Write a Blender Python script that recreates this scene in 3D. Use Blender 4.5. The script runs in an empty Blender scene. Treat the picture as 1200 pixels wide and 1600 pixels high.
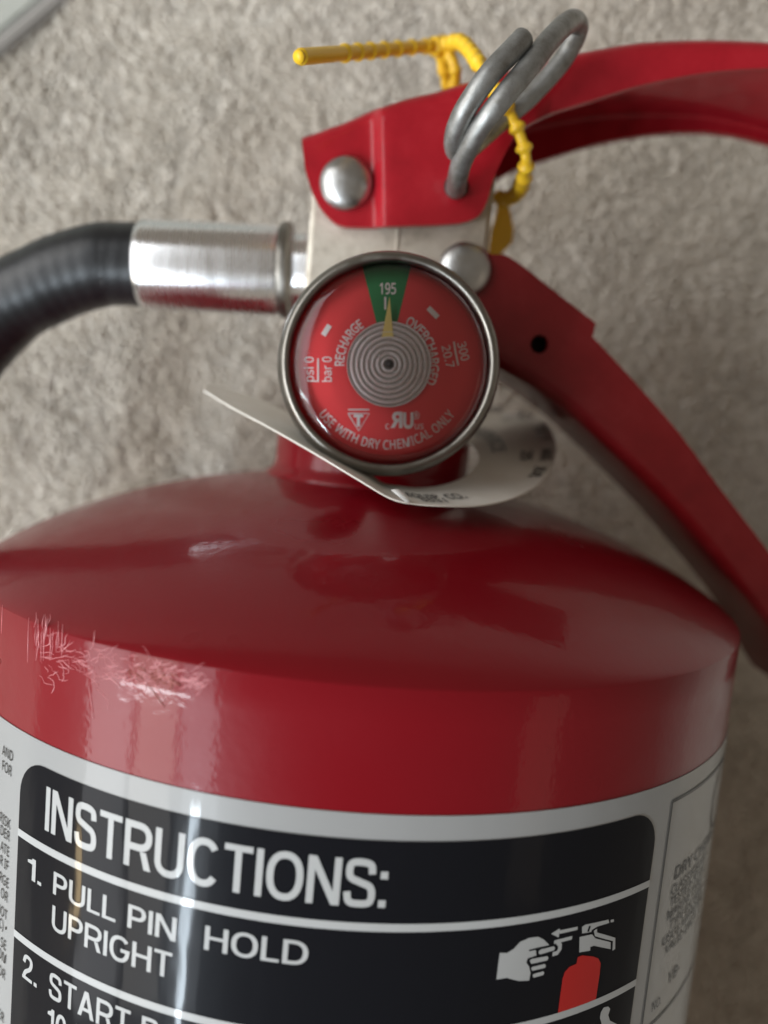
import bpy, bmesh, math, random, os
from mathutils import Vector, Matrix
random.seed(7)
sc = bpy.context.scene
R = 63.5                                  # cylinder radius, mm (x right, u along the axis, w up off the carpet, 0 on the axis)
MM = 0.001
def W(x, u, w): return Vector((x*MM, u*MM, (w+R)*MM))

# ------------------------------------------------------------------ camera
FPX, CD, CH, PITCH, YAW, ROLL = 1305.816, 2.345304*R, 0.674233*R, -0.117575, -0.019736, -0.090843
def cam_axes():
    ca,sa,cb,sb,cc,ss = math.cos(PITCH),math.sin(PITCH),math.cos(YAW),math.sin(YAW),math.cos(ROLL),math.sin(ROLL)
    Rz = Matrix(((cb,-sb,0),(sb,cb,0),(0,0,1))); Rx = Matrix(((1,0,0),(0,ca,-sa),(0,sa,ca))); Rr = Matrix(((cc,0,ss),(0,1,0),(-ss,0,cc)))
    return Matrix(((1,0,0),(0,0,1),(0,-1,0))) @ (Rz @ Rx @ Rr)
AX = cam_axes(); CAM = Vector((0, CH, CD))
cam = bpy.data.cameras.new('camera'); co = bpy.data.objects.new('camera', cam); sc.collection.objects.link(co)
right, fwd, up = AX.col[0], AX.col[1], AX.col[2]
m = Matrix((( right.x, up.x, -fwd.x, 0),(right.y, up.y, -fwd.y, 0),(right.z, up.z, -fwd.z, 0),(0,0,0,1)))
m.translation = W(*CAM); co.matrix_world = m
cam.sensor_fit = 'VERTICAL'; cam.sensor_height = 36; cam.lens = 36*FPX/1600
cam.clip_start = 0.005; cam.clip_end = 50
cam.dof.use_dof = True; cam.dof.focus_distance = 0.105; cam.dof.aperture_fstop = cam.lens/2.9
sc.camera = co
sc.render.resolution_x, sc.render.resolution_y = 768, 1024

# ------------------------------------------------------------------ light
world = bpy.data.worlds.new('World'); sc.world = world; world.use_nodes = True
bg = world.node_tree.nodes['Background']; bg.inputs[0].default_value = (1.0, 0.86, 0.70, 1); bg.inputs[1].default_value = 0.19
def area(name, az, alongu, dist, sx, su, power, col):
    """lamp az degrees left of straight up (seen along the cylinder), alongu metres along the axis, aimed at the valve"""
    l = bpy.data.lights.new(name, 'AREA'); l.shape = 'RECTANGLE'; l.size = sx; l.size_y = su; l.energy = power; l.color = col
    o = bpy.data.objects.new(name, l); sc.collection.objects.link(o)
    a = math.radians(az); p = Vector((-math.sin(a)*dist, alongu, math.cos(a)*dist+R*MM))
    z = (p - Vector((0, 0.02, R*MM))).normalized(); y = Vector((0,1,0)); x = y.cross(z).normalized(); y = z.cross(x)
    mm = Matrix((x, y, z)).transposed().to_4x4(); mm.translation = p; o.matrix_world = mm
    return o
# a window on the left with curtains: three bright bays, the sky above the sill, one bare gap
area('window_bay_light', 39.0, 0.0, 1.7, 0.28, 2.6, 9.0, (0.86, 0.93, 1.0))
area('window_bay_light', 51.0, 0.0, 1.7, 0.34, 2.6, 13.0, (1.0, 0.96, 0.90))
area('window_bay_light', 65.5, 0.0, 1.7, 0.40, 2.6, 16.0, (0.95, 0.97, 1.0))
area('window_sky_light', 52, -0.49, 1.66, 0.60, 0.10, 5.0, (0.90, 0.95, 1.0))
area('curtain_gap_light', 39.5, -1.24, 1.66, 0.08, 0.78, 18, (0.78, 0.90, 1.0))
area('curtain_edge_light', 74, -0.98, 1.7, 0.08, 0.20, 1.3, (1.0, 0.74, 0.40))
area('doorway_light', -52, -0.5, 2.2, 0.40, 1.4, 0.7, (1.0, 0.80, 0.62))
sc.view_settings.view_transform = 'Standard'; sc.view_settings.look = 'None'
sc.view_settings.exposure = 0.10; sc.view_settings.gamma = 1.0; sc.view_settings.use_curve_mapping = False

# ------------------------------------------------------------------ pixel -> place
def ray(px, py): return AX @ Vector(((px-600)/FPX, 1, -(py-800)/FPX))
def onw(px, py, w):
    d = ray(px, py); return CAM + d*((w-CAM.z)/d.z)
def su(px, py):                                       # pixel on the cylinder wall -> (arc length, height)
    d = ray(px, py); a = d.x*d.x+d.z*d.z; b = CAM.x*d.x+CAM.z*d.z; c = CAM.x**2+CAM.z**2-R*R
    t = (-b-math.sqrt(max(b*b-a*c, 0)))/a; p = CAM+d*t
    return math.atan2(p.x, p.z)*R, p.y
def wrap(s, u, lift): a = s/R; return (math.sin(a)*(R+lift), u, math.cos(a)*(R+lift))

# ------------------------------------------------------------------ materials
def mat(name, col, rough=0.5, metal=0.0, coat=0.0, coat_r=0.05, spec=0.5):
    mt = bpy.data.materials.new(name); mt.use_nodes = True
    b = mt.node_tree.nodes['Principled BSDF']
    b.inputs['Base Color'].default_value = (*col, 1); b.inputs['Roughness'].default_value = rough
    b.inputs['Metallic'].default_value = metal; b.inputs['Coat Weight'].default_value = coat
    b.inputs['Coat Roughness'].default_value = coat_r; b.inputs['Specular IOR Level'].default_value = spec
    return mt
def N(mt, t): return mt.node_tree.nodes.new(t)
def LK(mt, a, b): mt.node_tree.links.new(a, b)
def coords(mt, scale=(1,1,1)):
    tc = N(mt,'ShaderNodeTexCoord'); mp = N(mt,'ShaderNodeMapping'); mp.inputs['Scale'].default_value = scale
    LK(mt, tc.outputs['Object'], mp.inputs[0]); return mp.outputs[0]
def noise(mt, vec, scale, detail=3, rough=0.5):
    n = N(mt,'ShaderNodeTexNoise'); n.inputs['Scale'].default_value = scale; n.inputs['Detail'].default_value = detail
    n.inputs['Roughness'].default_value = rough; LK(mt, vec, n.inputs['Vector']); return n.outputs['Fac']
def ramp(mt, fac, stops):
    r = N(mt,'ShaderNodeValToRGB'); els = r.color_ramp.elements
    while len(els) < len(stops): els.new(0.5)
    for e, (p, c) in zip(els, stops): e.position = p; e.color = (*c, 1) if len(c) == 3 else c
    LK(mt, fac, r.inputs[0]); return r.outputs[0]
def bump(mt, fac, strength, dist, sock='Normal'):
    b = N(mt,'ShaderNodeBump'); b.inputs['Strength'].default_value = strength; b.inputs['Distance'].default_value = dist
    LK(mt, fac, b.inputs['Height']); LK(mt, b.outputs[0], mt.node_tree.nodes['Principled BSDF'].inputs[sock]); return b
def bs(mt): return mt.node_tree.nodes['Principled BSDF']
def rough_var(mt, vec, scale, lo, hi):
    r = ramp(mt, noise(mt, vec, scale, 4), [(0.3,(lo,)*3),(0.7,(hi,)*3)]); LK(mt, r, bs(mt).inputs['Roughness'])

# glossy red enamel with orange peel, dust specks
def red_paint(name, col, peel=0.05, specks=True, rough=0.32, coat=0.40):
    mt = mat(name, col, rough, coat=coat, coat_r=0.07, spec=0.15)
    v = coords(mt)
    n1 = noise(mt, v, 900, 2); bump(mt, n1, peel, 0.0004)
    b = N(mt,'ShaderNodeBump'); b.inputs['Strength'].default_value = peel*1.3; b.inputs['Distance'].default_value = 0.0004
    LK(mt, n1, b.inputs['Height']); LK(mt, b.outputs[0], bs(mt).inputs['Coat Normal'])
    rough_var(mt, v, 60, rough-0.06, rough+0.1)
    cr = ramp(mt, noise(mt, v, 28, 4), [(0.3,(0.035,)*3),(0.75,(0.09,)*3)]); LK(mt, cr, bs(mt).inputs['Coat Roughness'])
    if specks:
        vo = N(mt,'ShaderNodeTexVoronoi'); vo.inputs['Scale'].default_value = 150; LK(mt, v, vo.inputs['Vector'])
        sp = ramp(mt, vo.outputs['Distance'], [(0.0,(1,)*3),(0.018,(1,)*3),(0.03,(0,)*3)])
        msk = ramp(mt, noise(mt, v, 70, 2), [(0.50,(0,)*3),(0.56,(1,)*3)])
        mu = N(mt,'ShaderNodeMath'); mu.operation = 'MULTIPLY'; LK(mt, sp, mu.inputs[0]); LK(mt, msk, mu.inputs[1])
        mx = N(mt,'ShaderNodeMix'); mx.data_type = 'RGBA'; LK(mt, mu.outputs[0], mx.inputs['Factor'])
        mx.inputs['A'].default_value = (*col,1); mx.inputs['B'].default_value = (0.55,0.42,0.38,1)
        LK(mt, mx.outputs['Result'], bs(mt).inputs['Base Color'])
    else:
        LK(mt, ramp(mt, noise(mt, v, 180, 5, 0.7), [(0.25,tuple(c*0.82 for c in col)),(0.5,col),(0.78,tuple(min(c*1.12+0.006,1) for c in col))]), bs(mt).inputs['Base Color'])
    return mt
RED = red_paint('red_enamel_shaded', (0.195, 0.003, 0.0085))  # red kept deeper, painting in the shade of the phone held above
REDL = red_paint('red_lever_enamel', (0.32, 0.008, 0.016), 0.03, False, 0.36)
REDH = red_paint('dark_red_handle_enamel', (0.155, 0.006, 0.008), 0.03, False, 0.42, 0.5)

def metal(name, col, rough, brushed=None, var=0.08):
    mt = mat(name, col, rough, 1.0); v = coords(mt, brushed or (1,1,1))
    rough_var(mt, v, 400, max(rough-var,0.03), rough+var)
    c = ramp(mt, noise(mt, v, 300, 5), [(0.3, tuple(a*0.8 for a in col)), (0.7, col)]); LK(mt, c, bs(mt).inputs['Base Color'])
    bump(mt, noise(mt, v, 900, 3), 0.08, 0.0003); return mt
ALU = mat('polished_aluminium', (0.88, 0.89, 0.91), 0.27, 1.0); rough_var(ALU, coords(ALU, (3,0.3,0.3)), 300, 0.24, 0.30)
bs(ALU).inputs['Anisotropic'].default_value = 0.88; bs(ALU).inputs['Anisotropic Rotation'].default_value = 0.25; tg = N(ALU,'ShaderNodeTangent'); tg.direction_type = 'RADIAL'; tg.axis = 'X'; LK(ALU, tg.outputs[0], bs(ALU).inputs['Tangent'])
ZINC = metal('zinc_wire', (0.38, 0.385, 0.37), 0.50, None, 0.12)
bs(ZINC).inputs['Metallic'].default_value = 0.85; LK(ZINC, ramp(ZINC, noise(ZINC, coords(ZINC), 420, 5, 0.7), [(0.28,(0.19,0.18,0.16)),(0.5,(0.28,0.28,0.27)),(0.75,(0.37,0.375,0.365))]), bs(ZINC).inputs['Base Color'])
RIV = metal('rivet_steel', (0.52, 0.52, 0.51), 0.36)
BEZ = metal('bezel_steel', (0.25, 0.235, 0.21), 0.38, None, 0.1)
CAST = mat('cast_alloy', (0.60, 0.55, 0.46), 0.5, 0.35)
v = coords(CAST); LK(CAST, ramp(CAST, noise(CAST, v, 220, 5, 0.65), [(0.25,(0.36,0.32,0.26)),(0.5,(0.58,0.53,0.45)),(0.75,(0.66,0.62,0.54))]), bs(CAST).inputs['Base Color'])
bump(CAST, noise(CAST, v, 1500, 3), 0.25, 0.0003)
HOSE = mat('black_rubber', (0.009, 0.010, 0.012), 0.34, spec=0.55)
tc = N(HOSE,'ShaderNodeTexCoord'); mp = N(HOSE,'ShaderNodeMapping'); mp.inputs['Rotation'].default_value = (0,0,0.6); LK(HOSE, tc.outputs['UV'], mp.inputs[0])
wv = N(HOSE,'ShaderNodeTexWave'); wv.inputs['Scale'].default_value = 38; wv.inputs['Distortion'].default_value = 0.4; LK(HOSE, mp.outputs[0], wv.inputs['Vector'])
bump(HOSE, wv.outputs['Fac'], 0.12, 0.0004)
YEL = mat('yellow_plastic', (0.86, 0.54, 0.025), 0.35); bs(YEL).inputs['Subsurface Weight'].default_value = 0.15; bs(YEL).inputs['Subsurface Radius'].default_value = (0.001,0.0006,0.0002)
TAG = mat('collar_plastic', (0.66, 0.60, 0.48), 0.55)
v = coords(TAG); LK(TAG, ramp(TAG, noise(TAG, v, 130, 4), [(0.3,(0.74,0.71,0.64)),(0.7,(0.84,0.815,0.76))]), bs(TAG).inputs['Base Color'])
LABEL = mat('label_film', (0.31, 0.315, 0.315), 0.35, 0.0, 0.30, 0.05, 0.2)
BLACK = mat('label_black', (0.008, 0.0085, 0.011), 0.35, 0.0, 0.16, 0.05, 0.03)
WHITE = mat('label_white_ink', (0.43, 0.44, 0.44), 0.35, 0.0, 0.30, 0.05, 0.1)
DARK = mat('label_black_ink', (0.03, 0.03, 0.03), 0.4, 0.0, 0.3, 0.06, 0.2)
PRED = mat('label_red_ink', (0.46, 0.020, 0.018), 0.35, 0.0, 0.30, 0.05, 0.1)
for mt in (LABEL, BLACK, WHITE, DARK, PRED):                # the same laminate covers all of them: slow ripples in the film
    v = coords(mt, (1.0, 0.35, 1.0)); n = noise(mt, v, 90, 3, 0.45)
    b = bump(mt, n, 0.26, 0.0008); LK(mt, b.outputs[0], bs(mt).inputs['Coat Normal'])
for mt, c in ((BLACK,(0.011,0.011,0.013)),):
    v = coords(mt); cr = ramp(mt, noise(mt, v, 45, 4), [(0.3,(0.03,)*3),(0.75,(0.10,)*3)]); LK(mt, cr, bs(mt).inputs['Coat Roughness'])
DIAL = mat('dial_red', (0.84, 0.055, 0.062), 0.5)
DGREEN = mat('dial_green', (0.02, 0.24, 0.075), 0.5)
DINK = mat('dial_white_ink', (0.88, 0.87, 0.86), 0.5)
NEED = mat('needle_yellow', (0.88, 0.74, 0.24), 0.45)
HOLE = mat('hole_shade', (0.02, 0.012, 0.012), 0.7)  # dark colour standing in for the shade inside the holes
PUNCH = mat('paint_chip', (0.80, 0.80, 0.78), 0.5)
LENS = bpy.data.materials.new('clear_lens'); LENS.use_nodes = True
nt = LENS.node_tree; nt.nodes.remove(nt.nodes['Principled BSDF'])
tr = nt.nodes.new('ShaderNodeBsdfTransparent'); tr.inputs[0].default_value = (0.96,0.95,0.96,1); gl = nt.nodes.new('ShaderNodeBsdfGlossy'); gl.inputs['Roughness'].default_value = 0.06
fr = nt.nodes.new('ShaderNodeFresnel'); fr.inputs[0].default_value = 1.5; mxs = nt.nodes.new('ShaderNodeMixShader')
nt.links.new(fr.outputs[0], mxs.inputs[0]); nt.links.new(tr.outputs[0], mxs.inputs[1]); nt.links.new(gl.outputs[0], mxs.inputs[2])
nt.links.new(mxs.outputs[0], nt.nodes['Material Output'].inputs[0])
COIL = bpy.data.materials.new('rib_crest_lit'); COIL.use_nodes = True  # near-white crests: the glints on the ribs are put into the colour
nt = COIL.node_tree; pb = nt.nodes['Principled BSDF']; pb.inputs['Base Color'].default_value = (0.97,0.96,0.95,1); pb.inputs['Metallic'].default_value = 0.0; pb.inputs['Roughness'].default_value = 0.2
tr = nt.nodes.new('ShaderNodeBsdfTransparent'); mxs = nt.nodes.new('ShaderNodeMixShader'); mxs.inputs[0].default_value = 0.95
nt.links.new(tr.outputs[0], mxs.inputs[1]); nt.links.new(pb.outputs[0], mxs.inputs[2]); nt.links.new(mxs.outputs[0], nt.nodes['Material Output'].inputs[0])
SCR = mat('scuffed_paint', (0.62, 0.22, 0.24), 0.3, 0, 0.5, 0.1)
RUST = mat('rusty_scratch', (0.26, 0.06, 0.04), 0.7)
def carpet_mat(name, a, b, c):
    mt = mat(name, b, 0.95, spec=0.1); v = coords(mt)
    g = N(mt,'ShaderNodeNewGeometry'); mx = N(mt,'ShaderNodeMix'); mx.data_type = 'FLOAT'; mx.inputs['Factor'].default_value = 0.35
    LK(mt, noise(mt, v, 130, 3, 0.6), mx.inputs['A']); LK(mt, g.outputs['Random Per Island'], mx.inputs['B'])
    LK(mt, ramp(mt, mx.outputs['Result'], [(0.25,a),(0.5,b),(0.75,c)]), bs(mt).inputs['Base Color']); return mt
PILE = carpet_mat('carpet_pile', (0.54,0.495,0.43), (0.64,0.595,0.525), (0.73,0.685,0.615))
BACKING = carpet_mat('carpet_base', (0.45,0.42,0.37), (0.53,0.50,0.445), (0.59,0.56,0.505))

bump(BACKING, noise(BACKING, coords(BACKING), 420, 3, 0.6), 0.9, 0.003)
# ------------------------------------------------------------------ builders
def link(name, me, mt, parent=None):
    o = bpy.data.objects.new(name, me); sc.collection.objects.link(o)
    if mt and not me.materials: me.materials.append(mt)
    if parent: o.parent = parent
    return o
def obj(name, verts, faces, mt, parent=None, smooth=True):
    me = bpy.data.meshes.new(name); me.from_pydata([W(*v) for v in verts], [], faces); me.validate()
    bm = bmesh.new(); bm.from_mesh(me); bmesh.ops.recalc_face_normals(bm, faces=bm.faces); bm.to_mesh(me); bm.free()
    if smooth:
        me.polygons.foreach_set('use_smooth', [True]*len(me.polygons))
    return link(name, me, mt, parent)
def sharp(o, ang=35):
    me = o.data; bm = bmesh.new(); bm.from_mesh(me)
    for e in bm.edges:
        if len(e.link_faces) == 2 and e.calc_face_angle() > math.radians(ang): e.smooth = False
    bm.to_mesh(me); bm.free()
def tag(o, label, cat, group=None):
    o['label'] = label; o['category'] = cat
    if group: o['group'] = group
def cr(pts, n=8, closed=False):
    """Catmull-Rom through points of any length"""
    out = []; L = len(pts)
    rng = L if closed else L-1
    for i in range(rng):
        g = (lambda k: pts[k % L]) if closed else (lambda k: pts[min(max(k,0),L-1)])
        p0,p1,p2,p3 = g(i-1),g(i),g(i+1),g(i+2)
        for j in range(n):
            t = j/n
            out.append(tuple(0.5*(2*b+(c-a)*t+(2*a-5*b+4*c-d)*t*t+(3*b-a-3*c+d)*t**3) for a,b,c,d in zip(p0,p1,p2,p3)))
    if not closed: out.append(tuple(pts[-1]))
    return out
def tube(path, rad, seg=14, cap=True):
    """rad: number or function(t 0..1, length so far)"""
    P = [Vector(p) for p in path]; V=[]; F=[]; UV=[]; ln=0
    nrm = None
    tot = sum((P[i+1]-P[i]).length for i in range(len(P)-1))
    for i,p in enumerate(P):
        t = (P[min(i+1,len(P)-1)]-P[max(i-1,0)]).normalized()
        if nrm is None: nrm = t.orthogonal().normalized()
        nrm = (nrm - t*nrm.dot(t)).normalized(); bi = t.cross(nrm)
        if i: ln += (p-P[i-1]).length
        r = rad(ln/tot, ln) if callable(rad) else rad
        for k in range(seg):
            a = 2*math.pi*k/seg; V.append(tuple(p+(nrm*math.cos(a)+bi*math.sin(a))*r)); UV.append((ln, k/seg))
    for i in range(len(P)-1):
        for k in range(seg):
            k2=(k+1)%seg; F.append((i*seg+k, i*seg+k2, (i+1)*seg+k2, (i+1)*seg+k))
    if cap: F.append(tuple(range(seg))[::-1]); F.append(tuple(len(V)-seg+k for k in range(seg)))
    return V,F
def lathe(profile, seg, frame):
    """profile [(r,h)], frame(r,a,h)->(x,u,w)"""
    V=[];F=[]
    n=len(profile)
    for r,h in profile:
        for k in range(seg): V.append(frame(r,2*math.pi*k/seg,h))
    for i in range(n-1):
        for k in range(seg):
            k2=(k+1)%seg; F.append((i*seg+k,i*seg+k2,(i+1)*seg+k2,(i+1)*seg+k))
    if profile[0][0] > 1e-6: F.append(tuple(range(seg)))
    if profile[-1][0] > 1e-6: F.append(tuple((n-1)*seg+k for k in range(seg)))
    return V,F
def weld(o, d=1e-6):
    bm=bmesh.new(); bm.from_mesh(o.data); bmesh.ops.remove_doubles(bm, verts=bm.verts, dist=d); bmesh.ops.recalc_face_normals(bm, faces=bm.faces); bm.to_mesh(o.data); bm.free()
axial = lambda r,a,h: (r*math.sin(a), h, r*math.cos(a))          # turned about the cylinder axis, h = u
def facing(cx, cu, w0): return lambda r,a,h: (cx+r*math.sin(a), cu+r*math.cos(a), w0+h)   # turned about a line towards the front
FONT = None
try:
    fp = os.path.join(bpy.utils.system_resource('DATAFILES'), 'fonts', 'NotoSansHebrew-Regular.woff2')
    if os.path.exists(fp): FONT = bpy.data.fonts.load(fp)
except Exception: FONT = None
def text2d(s, bold=0.0, space=1.0):
    c = bpy.data.curves.new('t','FONT'); c.body = s; c.offset = bold; c.space_character = space; c.resolution_u = 4
    if FONT: c.font = FONT
    o = bpy.data.objects.new('t', c); sc.collection.objects.link(o)
    me = bpy.data.meshes.new_from_object(o.evaluated_get(bpy.context.evaluated_depsgraph_get()))
    V = [(v.co.x, v.co.y) for v in me.vertices]; F = [tuple(p.vertices) for p in me.polygons]
    bpy.data.objects.remove(o); bpy.data.curves.remove(c); bpy.data.meshes.remove(me)
    return V, F
CAP = max(v[1] for v in text2d('H')[0])
# grotesque capitals for the label, drawn as strokes of even weight (cap height 1)
def ribbon(pts, t, closed=False):
    n=len(pts); V=[]; F=[]
    for i in range(n):
        p=Vector(pts[i])
        a=Vector(pts[(i-1)%n]) if (closed or i>0) else None; b=Vector(pts[(i+1)%n]) if (closed or i<n-1) else None
        d1=(p-a).normalized() if a is not None else (b-p).normalized(); d2=(b-p).normalized() if b is not None else d1
        n1=Vector((-d1.y,d1.x)); n2=Vector((-d2.y,d2.x)); mn=(n1+n2).normalized(); k=min(1/max(mn.dot(n1),0.35),2.2)*t/2
        V+=[tuple(p+mn*k),tuple(p-mn*k)]
    for i in range(n if closed else n-1):
        j=(i+1)%n; F.append((2*i,2*i+1,2*j+1,2*j))
    return V,F
def rc(x0,x1,y0,y1): return [(x0,y0),(x1,y0),(x1,y1),(x0,y1)],[(0,1,2,3)]
def pg(*p): return list(p),[tuple(range(len(p)))]
def ea(cx,cy,rx,ry,a0,a1,n=14,e=2.3):
    o=[]
    for k in range(n+1):
        a=math.radians(a0+(a1-a0)*k/n); c,s_=math.cos(a),math.sin(a)
        o.append((cx+rx*math.copysign(abs(c)**(2/e),c),cy+ry*math.copysign(abs(s_)**(2/e),s_)))
    return o
def glyph(ch,t):
    h=t/2; th=t*0.9; hh=th/2
    if ch=='I': return t,[rc(0,t,0,1)]
    if ch=='N':
        w=0.70; k=1.15*t; yu=lambda x:1-(x-k)/(w-k); yl=lambda x:1-x/(w-k)
        return w,[rc(0,t,0,1),rc(w-t,w,0,1),pg((t,yl(t)),(w-k,0),(w-t,0),(w-t,yu(w-t)),(k,1),(t,1))]
    if ch=='T': w=0.62; return w,[rc(0,w,1-th,1),rc(w/2-h,w/2+h,0,1-th)]
    if ch=='L': w=0.52; return w,[rc(0,t,0,1),rc(t,w,0,th)]
    if ch=='H': w=0.70; return w,[rc(0,t,0,1),rc(w-t,w,0,1),rc(t,w-t,0.52-hh,0.52+hh)]
    if ch in 'EF':
        w=0.58; r=[rc(0,t,0,1),rc(t,w,1-th,1),rc(t,w*0.93,0.52-hh,0.52+hh)]
        return w,r+([rc(t,w,0,th)] if ch=='E' else [])
    if ch=='O': w=0.78; return w,[ribbon(ea(w/2,0.5,w/2-h,0.515-h,0,360,40)[:-1],t,True)]
    if ch=='0': w=0.54; return w,[ribbon(ea(w/2,0.5,w/2-h,0.51-h,0,360,32)[:-1],t,True)]
    if ch=='C': w=0.74; return w,[ribbon(ea(w/2,0.5,w/2-h,0.515-h,38,322,34),t)]
    if ch=='G':
        w=0.77; a=ea(w/2,0.5,w/2-h,0.515-h,38,338,34); return w,[ribbon(a+[(w-h,0.46),(0.55*w,0.46)],t)]
    if ch=='S':
        w=0.66; p=[(w-h-0.02,0.69),(0.80*w,0.88),(0.5*w,1.01-h),(0.2*w,0.905),(h+0.01,0.745),(0.2*w,0.60),(0.5*w,0.515),(0.8*w,0.43),(w-h,0.27),(0.82*w,0.10),(0.5*w,h-0.01),(0.18*w,0.105),(h-0.01,0.31)]
        return w,[ribbon([q[:2] for q in cr(p,6)],t)]
    if ch=='U':
        w=0.70; return w,[ribbon([(h,1)]+ea(w/2,0.34,w/2-h,0.35-h,180,360,18)+[(w-h,1)],t)]
    if ch=='D': w=0.72; return w,[ribbon([(h,h)]+ea(0.40*w,0.5,0.60*w-h,0.5-h,-90,90,20)+[(h,1-h)],t,True)]
    if ch in 'PR':
        w=0.64 if ch=='P' else 0.70; yb=0.45; cy=(yb+1-h)/2
        r=[ribbon([(h,yb)]+ea(0.52*w,cy,0.48*w-h,1-h-cy,-90,90,14)+[(h,1-h)],t,True),rc(0,t,0,yb-h)]
        if ch=='R': r.append(pg((w-1.15*t,0),(w,0),(0.58*w+1.05*t,yb-h),(0.58*w,yb-h)))
        return w,r
    if ch=='B':
        w=0.66; r=[]
        r.append(ribbon([(h,h)]+ea(0.5*w,(h+0.53)/2,0.5*w-h,(0.53-h)/2,-90,90,12)+[(h,0.53)],t,True))
        r.append(ribbon([(h,0.53+t)]+ea(0.48*w,(0.53+t+1-h)/2,0.46*w-h,(1-h-0.53-t)/2,-90,90,12)+[(h,1-h)],t,True)); return w,r
    if ch=='A':
        w=0.74; yi=(w/2-1.1*t)/(w/2-0.6*t); xin=lambda y:1.1*t+(w/2-1.1*t)*y/yi
        y0,y1=0.23,0.23+th
        return w,[pg((0,0),(1.1*t,0),(w/2,yi),(w/2,1),(w/2-0.6*t,1)),pg((w,0),(w/2+0.6*t,1),(w/2,1),(w/2,yi),(w-1.1*t,0)),pg((xin(y0),y0),(w-xin(y0),y0),(w-xin(y1),y1),(xin(y1),y1))]
    if ch=='K': w=0.70; return w,[rc(0,t,0,1),pg((t,0.30),(t,0.52),(w-1.3*t,1),(w,1)),pg((t+0.14,0.46),(w,0),(w-1.3*t,0),(t+0.06,0.38))]
    if ch=='1': w=0.34; return w,[rc(w-t,w,0,1),pg((0,0.72),(w-t,0.72),(w-t,1),(w-t-0.02,0.92),(0,0.84))]
    if ch=='2':
        w=0.54; p=[(h,0.66),(0.12*w+h,0.88),(w/2,1.01-h),(w-h-0.03,0.87),(w-h,0.70),(w*0.72,0.50),(w*0.35,0.32),(h+0.02,th)]
        return w,[ribbon([q[:2] for q in cr(p,6)],t),rc(0,w,0,th)]
    if ch=='.': return t*1.05,[rc(0,t*1.05,0,t*1.05)]
    if ch==':': return t*1.05,[rc(0,t*1.05,0,t*1.05),rc(0,t*1.05,0.60,0.60+t*1.05)]
    return 0.26,[]
def caps(s,x0,x1,y0,y1,t=0.145,gap=0.095,xw=1.0):
    X=0; parts=[]
    for ch in s:
        w,sh=glyph(ch,t)
        for V,F in sh: parts.append(([(X+x,y) for x,y in V],F))
        X+=w+gap
    X-=gap; V=[];F=[]
    if x1 is None: x1=x0+X*(y1-y0)*xw
    for v,f in parts:
        o=len(V); V+=[(x0+x/X*(x1-x0),y0+y*(y1-y0)) for x,y in v]; F+=[tuple(i+o for i in q) for q in f]
    return V,F
def fit_text(s, x0, x1, y0, y1, bold=0.0, space=1.0):
    """fill the box: ink from x0 to x1, baseline y0 to cap height y1"""
    V,F = text2d(s, bold, space)
    a=min(v[0] for v in V); b=max(v[0] for v in V)
    return [(x0+(v[0]-a)/(b-a)*(x1-x0), y0+v[1]/CAP*(y1-y0)) for v in V], F
def flat_mesh(shapes, step=None):
    """shapes: list of (V2,F); joins them in one bmesh (2-D) and slices it along x so it can be bent"""
    bm = bmesh.new()
    for V,F in shapes:
        vs=[bm.verts.new((x,y,0)) for x,y in V]
        for f in F:
            try: bm.faces.new([vs[i] for i in f])
            except ValueError: pass
    bmesh.ops.triangulate(bm, faces=bm.faces)
    if step:
        xs=[v.co.x for v in bm.verts]; x=math.floor(min(xs)/step)*step
        while x<max(xs):
            bmesh.ops.bisect_plane(bm, geom=bm.verts[:]+bm.edges[:]+bm.faces[:], plane_co=(x,0,0), plane_no=(1,0,0), dist=1e-5); x+=step
    bm.verts.index_update()
    V=[(v.co.x,v.co.y) for v in bm.verts]; F=[tuple(v.index for v in f.verts) for f in bm.faces]; bm.free()
    return V,F
def printed(name, shapes, lift, mt, parent):
    V,F = flat_mesh(shapes, 1.5)
    P=[W(*wrap(s,u,lift)) for s,u in V]; G=[]
    for f in F:
        a=sum((V[f[i]][0]*V[f[(i+1)%len(f)]][1]-V[f[(i+1)%len(f)]][0]*V[f[i]][1]) for i in range(len(f)))
        if abs(a)<1e-7: continue
        G.append(f if a>0 else f[::-1])
    me = bpy.data.meshes.new(name); me.from_pydata(P, [], G); me.polygons.foreach_set('use_smooth',[True]*len(me.polygons)); me.update()
    me.normals_split_custom_set_from_vertices([(math.sin(s/R),0,math.cos(s/R)) for s,u in V])
    return link(name, me, mt, parent)
def poly(pts): return (list(pts), [tuple(range(len(pts)))])
def stroke(pts, th):
    """ribbon along a 2-D polyline"""
    V=[];F=[]
    for i,p in enumerate(pts):
        a=pts[max(i-1,0)]; b=pts[min(i+1,len(pts)-1)]; dx,dy=b[0]-a[0],b[1]-a[1]; l=math.hypot(dx,dy) or 1
        nx,ny=-dy/l*th/2,dx/l*th/2; V+= [(p[0]+nx,p[1]+ny),(p[0]-nx,p[1]-ny)]
    for i in range(len(pts)-1): F.append((2*i,2*i+1,2*i+3,2*i+2))
    return V,F
def rrect(s0,s1,u0,u1,r,n=8):
    P=[]
    for cx,cy,a0 in ((s1-r,u1-r,0),(s0+r,u1-r,90),(s0+r,u0+r,180),(s1-r,u0+r,270)):
        for k in range(n+1):
            a=math.radians(a0+90*k/n); P.append((cx+r*math.cos(a),cy+r*math.sin(a)))
    return poly(P)
def disc_mesh(V2, F, cx, cu, w): return [(cx+x,cu+y,w) for x,y in V2], F

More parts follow.
